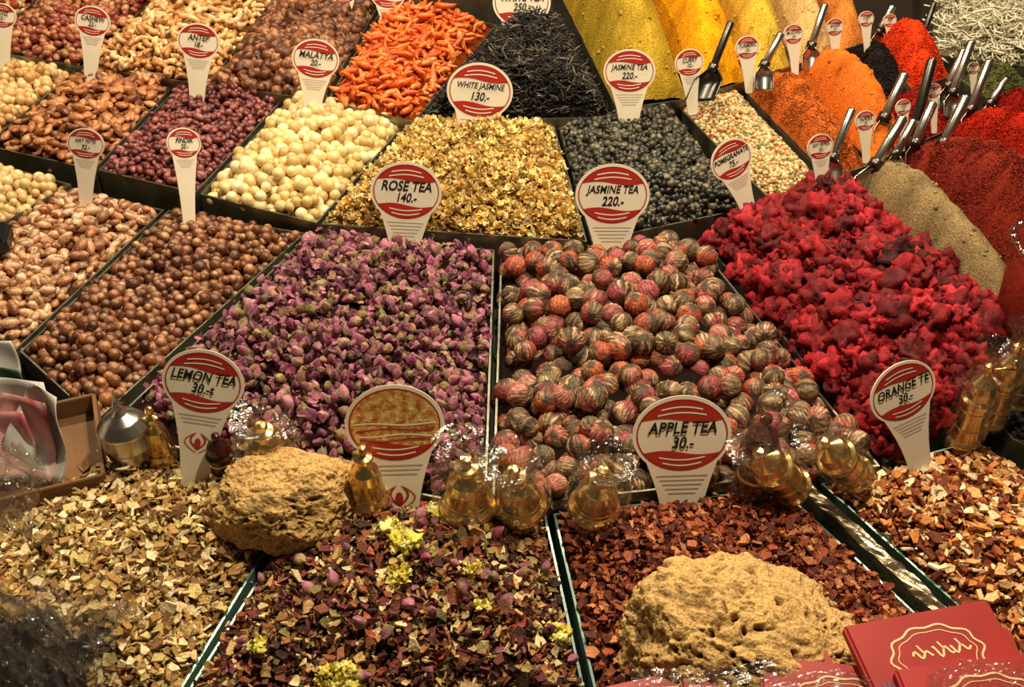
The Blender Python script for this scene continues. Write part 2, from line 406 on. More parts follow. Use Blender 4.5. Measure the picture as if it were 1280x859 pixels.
pieces(h,e,pean,.0175,pal([(138,72,66),(114,52,50),(156,92,84),(92,40,38)],.12),M_nut,.72,3,.6,.55)
e,h=mk('macadamia_bin',[(250,249),(397,286),(510,158),(368,122)],R2,.04,0); core(h,e,(120,90,46))
pieces(h,e,sph,.0218,pal([(228,204,142),(218,186,120),(236,216,162),(200,166,102)],.05),M_gloss,.86,3,1,.5,sj=.1)
e,h=mk('white_jasmine_blossom_bin',[(401,287),(735,309),(693,162),(514,158)],R2,.06,0,p=.8); core(h,e,(140,98,40))
pieces(h,e,flow+curl,.018,pal([(240,202,114),(230,184,86),(246,222,150),(212,156,68),(180,146,78)],.12,col_tip((250,228,160),s=1.05)),M_dry,.52,3,1.2,.6,True,.25,.4,zn=.2)
e,h=mk('jasmine_pearl_bin',[(739,309),(930,268),(838,140),(697,162)],R2,.05,0,p=.8); core(h,e,(16,14,10))
pieces(h,e,lump,.0125,pal([(50,48,34),(34,32,24),(72,68,50),(26,24,18),(108,100,76)],.18),M_nut,.8,3,1.2,.5)
# row 3 left
e,h=mk('red_skin_peanut_bin',[(-20,68),(104,90),(210,-10),(110,-40)],R3,.04,0); core(h,e,(70,34,20))
pieces(h,e,pean,.022,pal([(150,76,54),(130,56,42),(176,106,70),(196,144,96)],.1),M_nut,.7,2,.6,.55)
e,h=mk('mixed_nut_bin',[(-150,44),(-24,64),(106,-40),(-20,-60)],R3,.04,0); core(h,e,(90,66,34))
pieces(h,e,pean,.023,pal([(204,168,104),(180,132,78),(160,60,40),(220,190,140)],.1),M_nut,.7,2,.6,.55)
e,h=mk('cashew_bin',[(108,90),(262,113),(345,2),(214,-12)],R3,.045,0); core(h,e,(100,66,34))
pieces(h,e,cash,.031,pal([(222,174,114),(200,146,88),(230,194,140),(184,126,70)],.08),M_gloss,.52,3,.6,.6)
e,h=mk('caramel_nut_bin',[(266,113),(404,132),(475,12),(349,2)],R3,.045,0); core(h,e,(60,34,18))
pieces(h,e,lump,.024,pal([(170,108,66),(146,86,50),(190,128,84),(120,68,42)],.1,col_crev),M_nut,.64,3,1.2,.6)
e,h=mk('baby_carrot_bin',[(408,133),(518,159),(622,36),(479,12)],R3,.05,0); core(h,e,(130,50,12))
pieces(h,e,carrot,.042,pal([(234,114,40),(222,96,26),(242,138,64),(202,82,26)],.07),M_nut,.36,3,.5,.6,sj=.2,dz=.3,margin=.02)
e,h=mk('white_tea_bin',[(522,159),(765,153),(705,34),(628,38)],R3,.08,0,p=.8); core(h,e,(16,14,14))
pieces(h,e,strip,.028,pal([(48,42,38),(34,30,28),(90,82,70),(20,18,18),(126,116,98)],.15,w=[4,4,2.5,4,1.2]),M_dry,.32,4,.6,.6,sj=.25,dz=.2)
e,h=mk('dried_apricot_bin',[(350,-6),(610,5),(640,-80),(420,-90)],R3+.03,.04,0); core(h,e,(110,64,28))
pieces(h,e,pean,.03,pal([(196,130,66),(170,100,46)],.1),M_nut,.7,2,.6)
# powders
def powder(name,quad,level,A,col,grain=None,n=90,rough=.004):
    e,h=mk(name,quad,level,A,0,p=9,wob=.005,frac=.97); core(h,e,col,n,0,rough=rough)
    c2=tuple(min(255,x*1.12+6) for x in col); c3=tuple(x*.78 for x in col)
    if grain: pieces(h,e,chips[:7],grain,pal([col,c2,c3],.12),M_powder,.62,2,1.0,.7,False,.3,.3,name='flakes')
    else: pieces(h,e,lump[:3],.0045,pal([col,c2],.05),M_powder,2.5,1,1.5,.7,True,.5,.1,name='crumbs',dens=.15)
    return e,h
powder('olive_curry_powder_bin',[(770,143),(862,130),(770,-40),(690,-20)],R3,.17,(176,142,44))
powder('turmeric_powder_bin',[(866,128),(935,107),(862,-30),(772,-38)],R3,.15,(232,158,22))
powder('mustard_powder_bin',[(938,106),(990,89),(932,-30),(864,-30)],R3,.12,(208,170,60))
powder('ginger_powder_bin',[(992,88),(1045,71),(987,-30),(934,-30)],R3,.10,(204,166,106))
powder('mild_curry_powder_bin',[(1047,70),(1083,59),(1040,-30),(989,-30)],R3,.08,(206,122,56))
powder('ground_paprika_bin',[(1036,230),(1085,213),(983,101),(927,117)],R2,.07,(184,92,36),.005)
powder('orange_pepper_powder_bin',[(1088,212),(1136,190),(1050,82),(985,100)],R2,.10,(218,108,36))
powder('black_cumin_bin',[(1092,132),(1136,120),(1100,63),(1052,76)],R2,.06,(34,28,26),.007)
powder('chili_powder_bin',[(1139,119),(1188,101),(1132,45),(1083,60)],R2+.02,.08,(206,56,22),.005)
powder('chili_flake_bin',[(1141,188),(1203,161),(1186,108),(1096,133)],R2,.04,(140,28,20),.006)
powder('ground_black_pepper_bin',[(1262,424),(1292,392),(1101,214),(1044,240)],R2,.09,(136,114,78))
powder('sumac_bin',[(1295,391),(1422,374),(1165,191),(1104,213)],R2,.14,(124,40,28),.0045,n=120,rough=.006)
powder('red_pepper_flake_bin',[(1426,371),(1452,336),(1205,166),(1168,189)],R2,.13,(164,34,20),.0055)
powder('dark_pepper_flake_bin',[(1454,333),(1477,296),(1240,141),(1208,164)],R2,.13,(126,22,18),.006)
powder('dried_mint_bin',[(1480,293),(1502,251),(1290,110),(1243,139)],R2,.09,(112,108,68),.007)
powder('thyme_bin',[(1240,136),(1288,108),(1240,84),(1196,104)],R2,.04,(90,92,50),.007)
e,h=mk('lentil_mix_bin',[(958,254),(1031,238),(921,119),(847,140)],R2,.035,0); core(h,e,(130,104,60))
pieces(h,e,sphL,.0072,pal([(216,186,130),(190,130,80),(150,146,90),(222,204,160),(180,104,64)],.08,w=[4,1.5,2,3,1]),M_dry,.72,2,.6)
e,h=mk('glass_noodle_bin',[(1165,74),(1330,96),(1330,14),(1165,8)],R3,.05,0); core(h,e,(120,112,84))
pieces(h,e,noodle,.07,pal([(206,196,166),(222,214,188),(170,162,130)],.06),M_gloss,.2,4,.5,.6,sj=.2,dz=.1)
e,h=mk('red_candy_bin',[(1165,2),(1380,8),(1380,-70),(1165,-70)],R3+.01,.04,0); core(h,e,(110,20,16))
pieces(h,e,pean,.025,pal([(150,34,24),(120,24,20),(190,140,100)],.1),M_gloss,.7,2,.6)
# ---------------------------------------------------------------- counter, room
def box(name,x0,x1,y0,y1,z0,z1,m,parent=None):
    v=[(x,y,z) for z in (z0,z1) for x,y in ((x0,y0),(x1,y0),(x1,y1),(x0,y1))]
    return mesh_py(name,v,[(3,2,1,0),(4,5,6,7),(0,1,5,4),(1,2,6,5),(2,3,7,6),(3,0,4,7)],m,parent)
box('market_stall_counter',-2.2,2.4,.45,3.6,0,CT,M_wood)
box('floor',-6,6,-3,6,-.1,0,mat('stone_floor',(88,78,66),.7,0,.3,12,.3,3))
box('wall_back',-6,6,5.9,6,0,4,mat('back_wall_plaster',(110,84,54),.8,0,.2,20,.2,3))
# crinkled metal channel between apple and orange bins
M_channel=mat('crinkled_tin',(176,160,132),.3,.85,.9,55,.5,30)
n=40; vv=[];ff=[]; pa=[P(*q,0) for q in [(984,611),(1014,611),(1330,898),(1290,899)]]
for i in range(n):
    t=i/(n-1)
    for j in range(7):
        s=j/6; p=(pa[0]*(1-s)+pa[1]*s)*(1-t)+(pa[3]*(1-s)+pa[2]*s)*t
        z=T+.010+.008*math.sin(s*math.pi)+.006*mn.noise(Vector((t*30,s*4,0)))
        if j in (0,6): z=T-.06
        vv.append((p[0],p[1],z))
for i in range(n-1):
    for j in range(6): a=i*7+j; ff.append((a,a+1,a+8,a+7))
mesh_py('metal_divider_channel',vv,ff,M_channel)
# ---------------------------------------------------------------- price signs
def sign(bx,by,w_px,top,lines,level=R2,hz=.03,yaw=0,roll=0,glare=False,tulip=False,tilt=24):
    z=level+hz; o=P(bx,by,z); w=w_px*MM(by,z); hv=(by-top)*MM(by,z)/math.cos(math.radians(43-tilt))
    tot=max(1.62*w,hv+.01)
    rx,ry=.5*w,.42*w; yc=hv-ry; yb=hv-tot
    pts=[]
    for i in range(41):
        a=math.radians(-44+i*(268/40)); pts.append((rx*math.cos(a),yc+ry*math.sin(a)))
    fw=.17*w
    def edge(t):
        x0,y0=rx*math.cos(math.radians(44)),yc-ry*math.sin(math.radians(44))
        return (x0*(1-t)+fw*t-.035*w*math.sin(math.pi*t), y0*(1-t)+(yb+.06*w)*t)
    lft=[(-edge(t)[0],edge(t)[1]) for t in (.2,.4,.6,.8,1.)]
    rgt=[edge(t) for t in (1.,.8,.6,.4,.2)]
    pts+=lft+[(-fw*.75,yb+.01*w),(0,yb),(fw*.75,yb+.01*w)]+rgt
    n=len(pts); th=.0016
    v=[(x,y,0) for x,y in pts]+[(x,y,-th) for x,y in pts]
    f=[tuple(range(n)),tuple(range(2*n-1,n-1,-1))]+[(i,n+i,n+(i+1)%n,(i+1)%n) for i in range(n)]
    s=mesh_py('price_sign',v,f,M_white)
    R=Matrix.Rotation(math.radians(yaw),4,'Z')@Matrix.Rotation(math.radians(90-tilt),4,'X')@Matrix.Rotation(math.radians(roll),4,'Z')
    s.matrix_world=Matrix.Translation(Vector(o))@R
    RX,RY=.455*w,.375*w; z1=.0005
    def cap(sg,nm,m,lim):
        a0=math.asin(lim); pp=[]
        for i in range(25):
            a=a0+(math.pi-2*a0)*i/24; pp.append((RX*math.cos(a),yc+sg*RY*math.sin(a),z1))
        for i in range(1,12):
            t=i/12; x=-RX*math.cos(a0)*(1-2*t); pp.append((x,yc+sg*RY*lim+ .025*w*math.sin(math.pi*2*t),z1))
        fc=tuple(range(len(pp))); mesh_py(nm,pp,[fc if sg>0 else fc[::-1]],m,s)
    mr=M_red
    if glare:  # lamp reflection on the sign face, painted as a gold disc
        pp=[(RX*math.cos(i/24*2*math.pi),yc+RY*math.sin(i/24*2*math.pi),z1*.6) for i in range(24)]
        mesh_py('painted_glare_disc',pp,[tuple(range(24))],M_glare,s)
    else: cap(1,'red_print_top',mr,.42)
    cap(-1,'red_print_bottom',mr,.5 if not glare else .55)
    def stripe(nm,fn,wd,m,K=24,zz=z1):
        vs=[];fs=[]
        for i in range(K+1):
            t=i/K; x,y,nx,ny=fn(t); vs+= [(x-nx*wd,y-ny*wd,zz),(x+nx*wd,y+ny*wd,zz)]
        for i in range(K): fs.append((2*i,2*i+1,2*i+3,2*i+2))
        mesh_py(nm,vs,fs,m,s)
    stripe('ring',lambda t:(RX*math.cos(6.2832*t),yc+RY*math.sin(6.2832*t),math.cos(6.2832*t),math.sin(6.2832*t)),.008*w,mr,40)
    for k in (.66,.82):
        stripe('swoosh',lambda t:((2*t-1)*RX*.62*(1.35-k*.8),yc-RY*k-.03*w*math.sin(3.14*t)+.012*w,0,1),.008*w,M_white,14,z1*2)
    if glare:
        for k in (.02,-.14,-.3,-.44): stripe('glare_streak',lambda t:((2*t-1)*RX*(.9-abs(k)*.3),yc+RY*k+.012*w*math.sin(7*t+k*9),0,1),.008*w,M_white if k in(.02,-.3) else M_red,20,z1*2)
    else:
        for k in (.6,.76): stripe('swoosh',lambda t:((2*t-1)*RX*.62*(1.35-k*.8),yc+RY*k+.03*w*math.sin(3.14*t)-.012*w,0,1),.008*w,M_white,14,z1*2)
    for li,(tx,yy,sz) in enumerate(lines):
        cu=bpy.data.curves.new('handwriting','FONT'); cu.body=tx; cu.align_x='CENTER'; cu.align_y='CENTER'
        S=min(sz*w,.84*w/(.64*len(tx))); cu.size=S; cu.shear=.25; cu.offset=S*.022; cu.materials.append(M_ink)
        cu.resolution_u=3
        ob=bpy.data.objects.new('handwriting',cu); link(ob,s); ob.location=(0,yc+yy*w,z1*3)
        ob.scale=(1,1.2,1)
    if w_px>36:
        for k in range(5):
            y=yc-ry*1.06-.048*w*k; ww=(.26-.03*k)*w
            if y>0 and not(tulip and k>2): mesh_py('fine_print',[(-ww,y,z1),(ww,y,z1),(ww,y+.009*w,z1),(-ww,y+.009*w,z1)],[(0,1,2,3)],M_grey,s)
    if tulip:
        y0=yc-ry-.52*w
        for sx in (-1,1):
            stripe('tulip_curl',lambda t:(sx*(.02+.14*math.sin(t*3.1))*w,y0+.02*w+.26*w*t,1,0),.011*w,M_gold,14)
            stripe('tulip_petal',lambda t:(sx*(.09*math.sin(t*2.6))*w,y0+.06*w+.2*w*t,1,0),.013*w,M_red,14)
        pp=[(.04*w*math.cos(a),y0+.14*w+.07*w*math.sin(a),z1*2) for a in [i/20*6.283 for i in range(20)]]
        mesh_py('tulip_heart',pp,[tuple(range(20))],M_red,s)
    return s
def L2(a,b): return [(a,.075,.16),(b,-.085,.145)]
sign(243,602,100,438,L2('LEMON TEA','30.-t'),R0,.04,0,-9,tulip=True)
sign(500,632,122,482,[],R0,.03,0,2,glare=True,tulip=True)
sign(852,618,122,495,L2('APPLE TEA','30.-'),R0,.03,0,2)
sign(1150,580,92,446,L2('ORANGE TE','30.-'),R0,.04,18,12)
sign(506,300,88,208,L2('ROSE TEA','140.-'),R1,.03,0,-3)
sign(764,310,92,211,L2('JASMINE TEA','220.-'),R1,.04,0,0)
sign(596,163,82,85,L2('WHITE JASMINE','130.-'),R2,.04,0,-5)
sign(786,165,64,70,L2('JASMINE TEA','220.-'),R2,.04,-12,6)
sign(936,262,60,173,L2('POMEGRANATE','75.-'),R1,.06,25,14)
sign(652,42,72,-22,L2('WHITE TEA','250.-'),R3,.04,0,0)
sign(390,140,58,56,L2('MALATYA','20.-'),R3,.02,8,-10)
sign(246,125,52,37,L2('ANTEP','18.-'),R3,.02,0,-6)
sign(113,97,44,15,L2('CASHEW','22.-'),R3,.02,0,-8)
sign(6,92,36,12,L2('CEVIZ','15.-'),R3,.02,0,-4)
sign(107,252,46,166,L2('SIIRT FISTIK','32.-'),R2,.02,0,-6)
sign(237,282,46,168,L2('FINDIK','20.-'),R2,.02,48,-22)
for bx,by,w,top,t in [(866,137,40,67,'CURRY'),(937,110,34,50,'TURMERIC'),(994,88,29,35,'MUSTARD'),(1045,75,26,27,'GINGER'),(1084,62,23,18,'CURRY'),(1113,52,20,20,'BIBER')]:
    sign(bx,by,w,top,L2(t,'10.-'),R3,.03,22,-2)
for bx,by,w,top,t in [(1028,245,38,172,'ISOT PEPPER'),(1083,197,30,142,'PAPRIKA'),(1130,182,23,128,'CHILI'),(1168,160,22,108,'SUMAC'),(1217,112,18,80,'MINT')]:
    sign(bx,by,w,top,L2(t,'10.-'),R2,.04,22,-2)
sign(486,27,44,-22,L2('TEA','40.-'),R3,.02); sign(431,24,36,-22,L2('NUTS','20.-'),R3,.02)
# ---------------------------------------------------------------- scoops
def tube_obj(name,path,rad,m,parent,ns=14):
    v,f=tube(path,rad,ns); return mesh_np(name,v,f,m,None,True,parent)
def scoop(bx,by,tx,ty,level=R2,hz=.05,r=.0075,dark=False,big=False):
    z=level+hz; b=P(bx,by,z); k=MM(by,z)
    d=np.array([(tx-bx)*k,0,0])+(by-ty)*k*np.array([0,sp*.75,cp*1.12]); 
    e=empty('spice_scoop'); m=M_darksteel if dark else M_silver
    L=np.linalg.norm(d); u=d/L
    tube_obj('handle',[b,b+d*.04,b+d*.5,b+d*.96,b+d],[r*.8,r,r,r,r*.75],m,e)
    tube_obj('handle_collar',[b-u*.004,b+u*.012],[r*1.35,r*1.35],M_darksteel,e)
    tube_obj('handle_end_plug',[b+d*.99,b+d*1.005],[r*.7,r*.7],M_darksteel,e)
    side=np.array([1.,0,0]); vv=[]; ff=[]; K=10; J=9; BW=.026 if big else .017; BL=.06 if big else .045
    dn=-np.array([.3 if big else 0,.45,.55]); dn/=np.linalg.norm(dn); nrm=np.cross(side,dn); nrm/=np.linalg.norm(nrm)
    if nrm[2]>0: nrm=-nrm
    for i in range(K):
        t=i/(K-1); w=BW*(.35+.65*min(1,t*3))
        for j in range(J):
            a=math.pi*j/(J-1); vv.append(b+dn*t*BL+side*w*math.cos(a)+nrm*w*.7*math.sin(a)-nrm*.008)
    for i in range(K-1):
        for j in range(J-1):
            q=i*J+j; ff+=[(q,q+1,q+J+1),(q,q+J+1,q+J)]
    o=mesh_np('scoop_bowl',np.array(vv),np.array(ff),m,None,True,e)
    so=o.modifiers.new('t','SOLIDIFY'); so.thickness=.0015
for q in [(890,88,912,28,R3,.09,.007,True,True),(954,84,975,42,R3,.07),(1013,60,1029,6,R3,.06),(1040,200,1062,136,R2,.06),(1093,208,1126,146,R2,.07,.009,False,True),
          (1104,150,1128,92,R2,.06,.009),(1143,160,1160,74,R2,.07,.009,True),(1143,182,1163,128,R2,.06,.009),(1178,182,1204,120,R2,.08,.009),
          (1190,118,1210,52,R2,.06,.008),(1184,110,1202,62,R2,.06),(1212,140,1232,76,R2,.07,.008),(1236,132,1256,98,R2,.06),(1098,42,1114,8,R3,.04),(1118,196,1140,150,R2,.06),(1152,50,1165,4,R3,.05,.006,True)]:
    scoop(*q)
# ---------------------------------------------------------------- brassware
def lathe(name,prof,m,parent,seg=32):
    v=[];f=[]; K=len(prof)
    for r,z in prof:
        for i in range(seg):
            a=2*math.pi*i/seg; v.append((r*math.cos(a),r*math.sin(a),z))
    for k in range(K-1):
        for i in range(seg):
            a=k*seg+i;b=k*seg+(i+1)%seg; f.append((a,b,b+seg,a+seg))
    return mesh_py(name,v,f,m,parent,True)
def rnd(prof):
    out=[]
    for i in range(len(prof)-1):
        a,b=prof[i],prof[i+1]
        out+=[a,(a[0]*.92+b[0]*.08,a[1]*.92+b[1]*.08),(a[0]*.08+b[0]*.92,a[1]*.08+b[1]*.92)]
    return out+[prof[-1]]
MILL=[(0,0),(.17,0),(.185,.03),(.185,.05),(.155,.08),(.15,.3),(.155,.5),(.175,.52),(.175,.57),(.14,.6),(.15,.68),(.13,.76),(.07,.82),(.03,.86),(.03,.89),(.055,.92),(.05,.97),(0,1)]
BELL=[(0,0),(.44,0),(.47,.05),(.44,.1),(.37,.16),(.36,.3),(.34,.46),(.29,.58),(.19,.66),(.14,.72),(.21,.76),(.2,.81),(.08,.85),(.12,.91),(.09,.98),(0,1.0)]
BOWL=[(0,0),(.24,0),(.26,.03),(.3,.1),(.34,.25),(.31,.42),(.35,.45),(.35,.49),(.24,.6),(.1,.67),(.05,.72),(.08,.78),(.04,.86),(.02,.95),(0,1)]
def wrapbag(parent,r,h,seed):
    v=[];f=[];K=22;S=44
    for k in range(K):
        t=k/(K-1); base=r*(1.08 if t<.6 else 1.08*(1-(t-.6)/.3*.7)) 
        if t>.88: base=r*.3+r*.7*(t-.88)/.12
        for i in range(S):
            a=2*math.pi*i/S; q=Vector((math.cos(a)*2+seed,math.sin(a)*2,t*4)); rr=base*(1+.10*mn.noise(q)+.18*abs(mn.noise(q*3))+.14*abs(mn.noise(q*6)))
            v.append((rr*math.cos(a)+.1*r*t*math.sin(seed),rr*math.sin(a),t*h*1.2))
    for k in range(K-1):
        for i in range(S):
            a=k*S+i;b=k*S+(i+1)%S; f.append((a,b,b+S,a+S))
    mesh_py('cellophane_bag',v,f,M_cello,parent,False)
def brassware(name,bx,by,hpx,prof,m=M_brass,level=R1,hz=0.,wrap=True,lean=0,leandir=0,wpx=None,crank=False,seed=0):
    z=level+hz; o=P(bx,by,z); k=MM(by,z); h=hpx*k/ .86
    ws=1. if wpx is None else (wpx*k/2)/(max(p[0] for p in prof)*h)
    e=empty(name); pr=[(r*h*ws,zz*h) for r,zz in rnd(prof)]
    lathe('body',pr,m,e)
    R=max(p[0] for p in pr)
    c1,c2=(.84,.88) if prof is MILL else (.77,.81)
    for bz in ((.20,.42) if prof is MILL else (.2,)):
        lathe('engraved_band',[(R*c1*.97,h*bz),(R*c2,h*(bz+.012)),(R*c2,h*(bz+.035)),(R*c1*.97,h*(bz+.047))],M_darksteel if m is M_silver else M_brass,e)
    if crank:
        tube_obj('crank',[(0,0,h*.9),(R*.9,0,h*.93),(R*1.4,0,h*.93)],[R*.08]*3,m,e,8)
        tube_obj('crank_knob',[(R*1.4,0,h*.93),(R*1.4,0,h*.96),(R*1.4,0,h*1.03)],[R*.1,R*.2,R*.12],m,e,10)
    if wrap: wrapbag(e,R,h,seed)
    e.matrix_world=Matrix.Translation(Vector(o))@Matrix.Rotation(math.radians(leandir),4,'Z')@Matrix.Rotation(math.radians(lean),4,'X')
    return e
M_darkglass=mat('dark_rosewater_bottle',(64,22,18),.15,0,0,0,.4,20)
brassware('silver_sugar_bowl',166,572,98,BOWL,M_silver,R1,.012,False,wpx=62)
brassware('brass_pepper_mill',203,573,76,BELL,M_brass,R0,.02,False,wpx=42)
brassware('brass_hand_bell',338,572,64,BELL,level=R1,hz=.035,lean=12,wpx=66,seed=3)
brassware('brass_hand_bell',460,628,86,BELL,level=R1,hz=.02,wpx=56,wrap=False)
brassware('brass_hand_bell',585,634,84,BELL,level=R1,hz=.025,lean=4,wpx=72,seed=5)
brassware('brass_hand_bell',652,634,80,BELL,level=R1,hz=.025,lean=14,leandir=-30,wpx=68,seed=6)
brassware('brass_hand_bell',742,636,80,BELL,level=R1,hz=.025,lean=12,leandir=20,wpx=68,seed=7)
brassware('rose_water_bottle',940,612,112,MILL,M_darkglass,R1,.02,True,wpx=52,seed=8)
brassware('rose_water_bottle',282,600,70,MILL,M_darkglass,R1,.012,False,wpx=36,seed=9)
brassware('brass_pepper_mill',990,610,100,MILL,level=R1,hz=.025,lean=36,leandir=-65,wpx=54,seed=10)
brassware('brass_pepper_mill',1068,594,98,MILL,level=R1,hz=.025,lean=38,leandir=-65,wpx=52,seed=11)
brassware('brass_pepper_mill',1203,552,112,MILL,level=R1,hz=.01,wpx=42,seed=12,crank=True)
brassware('brass_pepper_mill',1236,528,112,MILL,level=R1,hz=.01,wpx=40,seed=13,crank=True)
brassware('brass_pepper_mill',1266,505,108,MILL,level=R1,hz=.01,wpx=40,seed=14)
# ---------------------------------------------------------------- sponges
def spongemat():
    m,nt,b=newmat('sea_sponge_fibre'); N=nt.nodes; L=nt.links
    b.inputs['Roughness'].default_value=.95; b.inputs['Specular IOR Level'].default_value=.05
    a=N.new('ShaderNodeAttribute'); a.attribute_name='Col'; tc=N.new('ShaderNodeTexCoord')
    no=N.new('ShaderNodeTexNoise'); no.inputs['Scale'].default_value=300; no.inputs['Detail'].default_value=6; L.new(tc.outputs['Object'],no.inputs['Vector'])
    mr=N.new('ShaderNodeMapRange'); mr.inputs[1].default_value=.35; mr.inputs[2].default_value=.62; mr.inputs[3].default_value=.62; mr.inputs[4].default_value=1.15
    L.new(no.outputs['Fac'],mr.inputs[0]); mx=N.new('ShaderNodeVectorMath'); mx.operation='SCALE'
    L.new(a.outputs['Color'],mx.inputs[0]); L.new(mr.outputs[0],mx.inputs['Scale']); L.new(mx.outputs[0],b.inputs['Base Color'])
    bp=N.new('ShaderNodeBump'); bp.inputs['Strength'].default_value=.8; bp.inputs['Distance'].default_value=.004
    L.new(no.outputs['Fac'],bp.inputs['Height']); L.new(bp.outputs['Normal'],b.inputs['Normal'])
    return m
M_sponge=spongemat()
def sponge(bx,by,wp,hp,level,hz,shape,seed,pitk=1.):
    z=level+hz; o=P(bx,by,z); k=MM(by,z); bm=bmesh.new(); bmesh.ops.create_icosphere(bm,subdivisions=7,radius=1)
    W=wp*k/2; Hh=hp*k/2; V=[];C=[]
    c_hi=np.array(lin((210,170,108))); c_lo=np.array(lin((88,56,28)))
    F_=np.array([[q.index for q in fc.verts] for fc in bm.faces])
    for v in bm.verts:
        c=v.co.copy(); q=c*1.3+Vector((seed*5,0,0)); r=1+.16*mn.noise(q)+.09*mn.noise(q*2.6)
        cw=mn.noise(c*1.7+Vector((0,seed*3,0)))
        wv=c+Vector((mn.noise(c*5),mn.noise(c*5+Vector((7,0,0))),mn.noise(c*5+Vector((0,9,0)))))*.15
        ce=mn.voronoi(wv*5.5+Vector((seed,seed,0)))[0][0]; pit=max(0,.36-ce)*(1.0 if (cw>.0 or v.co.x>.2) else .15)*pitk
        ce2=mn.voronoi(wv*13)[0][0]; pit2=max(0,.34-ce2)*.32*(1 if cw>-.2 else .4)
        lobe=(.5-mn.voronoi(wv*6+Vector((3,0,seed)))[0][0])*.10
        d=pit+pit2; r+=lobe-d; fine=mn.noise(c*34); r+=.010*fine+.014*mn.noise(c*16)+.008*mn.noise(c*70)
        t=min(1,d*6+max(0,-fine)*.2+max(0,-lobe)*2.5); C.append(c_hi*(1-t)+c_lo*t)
        c=shape(c*r); V.append((c.x*W,c.y*W*.72,c.z*Hh))
    bm.free()
    ob=mesh_np('sea_sponge',np.array(V),F_,M_sponge,np.array(C),True); ob.location=Vector(o); return ob
def sh1(c):
    c=c.copy()
    if c.z<-.3: c.z=-.3+(c.z+.3)*.5
    return c
def sh2(c):
    c=c.copy(); t=(c.x+1)/2
    c.z*=1.28-.72*t+.1*math.sin(t*6)
    if c.z<-.4: c.z=-.4+(c.z+.4)*.5
    return c
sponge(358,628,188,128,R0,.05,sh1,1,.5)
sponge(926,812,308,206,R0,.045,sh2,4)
# ---------------------------------------------------------------- packets
M_packet=mat('red_packet_card',(156,32,26),.45,0,0,0,.2,12,spec=.3)
M_cream=mat('cream_print',(214,184,134),.5)
M_crocus=mat('crocus_print',(96,40,74),.5)
def rbox(name,sx,sy,sz,m,parent=None,bev=.003):
    bm=bmesh.new(); bmesh.ops.create_cube(bm,size=1)
    for v in bm.verts: v.co=Vector((v.co.x*sx,v.co.y*sy,v.co.z*sz))
    bmesh.ops.bevel(bm,geom=bm.edges[:],offset=bev,segments=3,affect='EDGES')
    me=bpy.data.meshes.new(name); bm.to_mesh(me); bm.free(); me.materials.append(m)
    return link(bpy.data.objects.new(name,me),parent)
def flat_stripe(name,pts,wd,z,m,parent):
    v=[];f=[];n=len(pts)
    for i,(x,y) in enumerate(pts):
        a=pts[max(0,i-1)];b=pts[min(n-1,i+1)]; tx,ty=b[0]-a[0],b[1]-a[1]; l=math.hypot(tx,ty) or 1
        v+=[(x-ty/l*wd,y+tx/l*wd,z),(x+ty/l*wd,y-tx/l*wd,z)]
    for i in range(n-1): f.append((2*i,2*i+1,2*i+3,2*i+2))
    mesh_py(name,v,f,m,parent)
def packet(px,py,hz,rot,rx=0,ry=0,sx=.165,sy=.1,sz=.014):
    o=rbox('saffron_packet',sx,sy,sz,M_packet); z=sz/2+.0006
    def el(a,b,k): return [(a*sx*math.cos(i/60*6.2832)*(1+k*math.cos(i/60*6.2832*10)),b*sy*math.sin(i/60*6.2832)*(1+k*math.cos(i/60*6.2832*10))) for i in range(61)]
    flat_stripe('ornament_ring',el(.30,.32,.05),.0011,z,M_cream,o)
    flat_stripe('ornament_ring_inner',el(.255,.26,.03),.0005,z,M_cream,o)
    for s0,wv,ph in ((-.16,.05,0),(-.02,.07,1),(.10,.05,2)):
        flat_stripe('script',[((s0+.13*t/12)*sx,(.02+wv*math.sin(t*.9+ph)*(1-.04*t))*sy) for t in range(13)],.0012,z,M_cream,o)
        flat_stripe('script_stroke',[((s0+.05+.008*t)*sx,(.13-.03*t)*sy) for t in range(4)],.001,z,M_cream,o)
    for a in range(4):
        flat_stripe('crocus_petal',[(-.40*sx+.012*sx*t*math.cos(.5+a*.45),-.40*sy+.03*sy*t*math.sin(.5+a*.45)) for t in range(8)],.0022,z,M_crocus,o)
    o.matrix_world=Matrix.Translation(Vector(P(px,py,hz)))@Matrix.Rotation(math.radians(rot),4,'Z')@Matrix.Rotation(math.radians(rx),4,'X')@Matrix.Rotation(math.radians(ry),4,'Y')
    return o
packet(1184,842,.080,2,4); packet(1176,838,.096,5,4); packet(1170,822,.112,12,6); packet(955,876,.08,6,3); packet(860,896,.07,14,3)
packet(1055,888,.09,-6,4); packet(1240,885,.12,8,4)
def sheet(name,px,py,hz,sx,sy,amp,m=None,seed=0,rot=0,dome=0.02,n=34):
    v=[];f=[]
    for j in range(n):
        for i in range(n):
            x=(i/(n-1)-.5);y=(j/(n-1)-.5); q=Vector((x*5+seed,y*5,seed))
            z=amp*(mn.noise(q)+.6*mn.noise(q*2.7)+.3*mn.noise(q*6))+dome*(1-4*(x*x+y*y))
            v.append((x*sx*(1+.1*mn.noise(q)),y*sy*(1+.15*mn.noise(q+Vector((9,0,0)))),z))
    for j in range(n-1):
        for i in range(n-1):
            a=j*n+i; f.append((a,a+1,a+n+1,a+n))
    o=mesh_py(name,v,f,m or M_cello2,None,False); o.matrix_world=Matrix.Translation(Vector(P(px,py,hz)))@Matrix.Rotation(math.radians(rot),4,'Z'); return o
sheet('clear_wrap',1250,872,.15,.12,.08,.015,M_cello,seed=2)
sheet('clear_wrap',960,886,.11,.26,.1,.012,M_cello,seed=4,dome=.01)
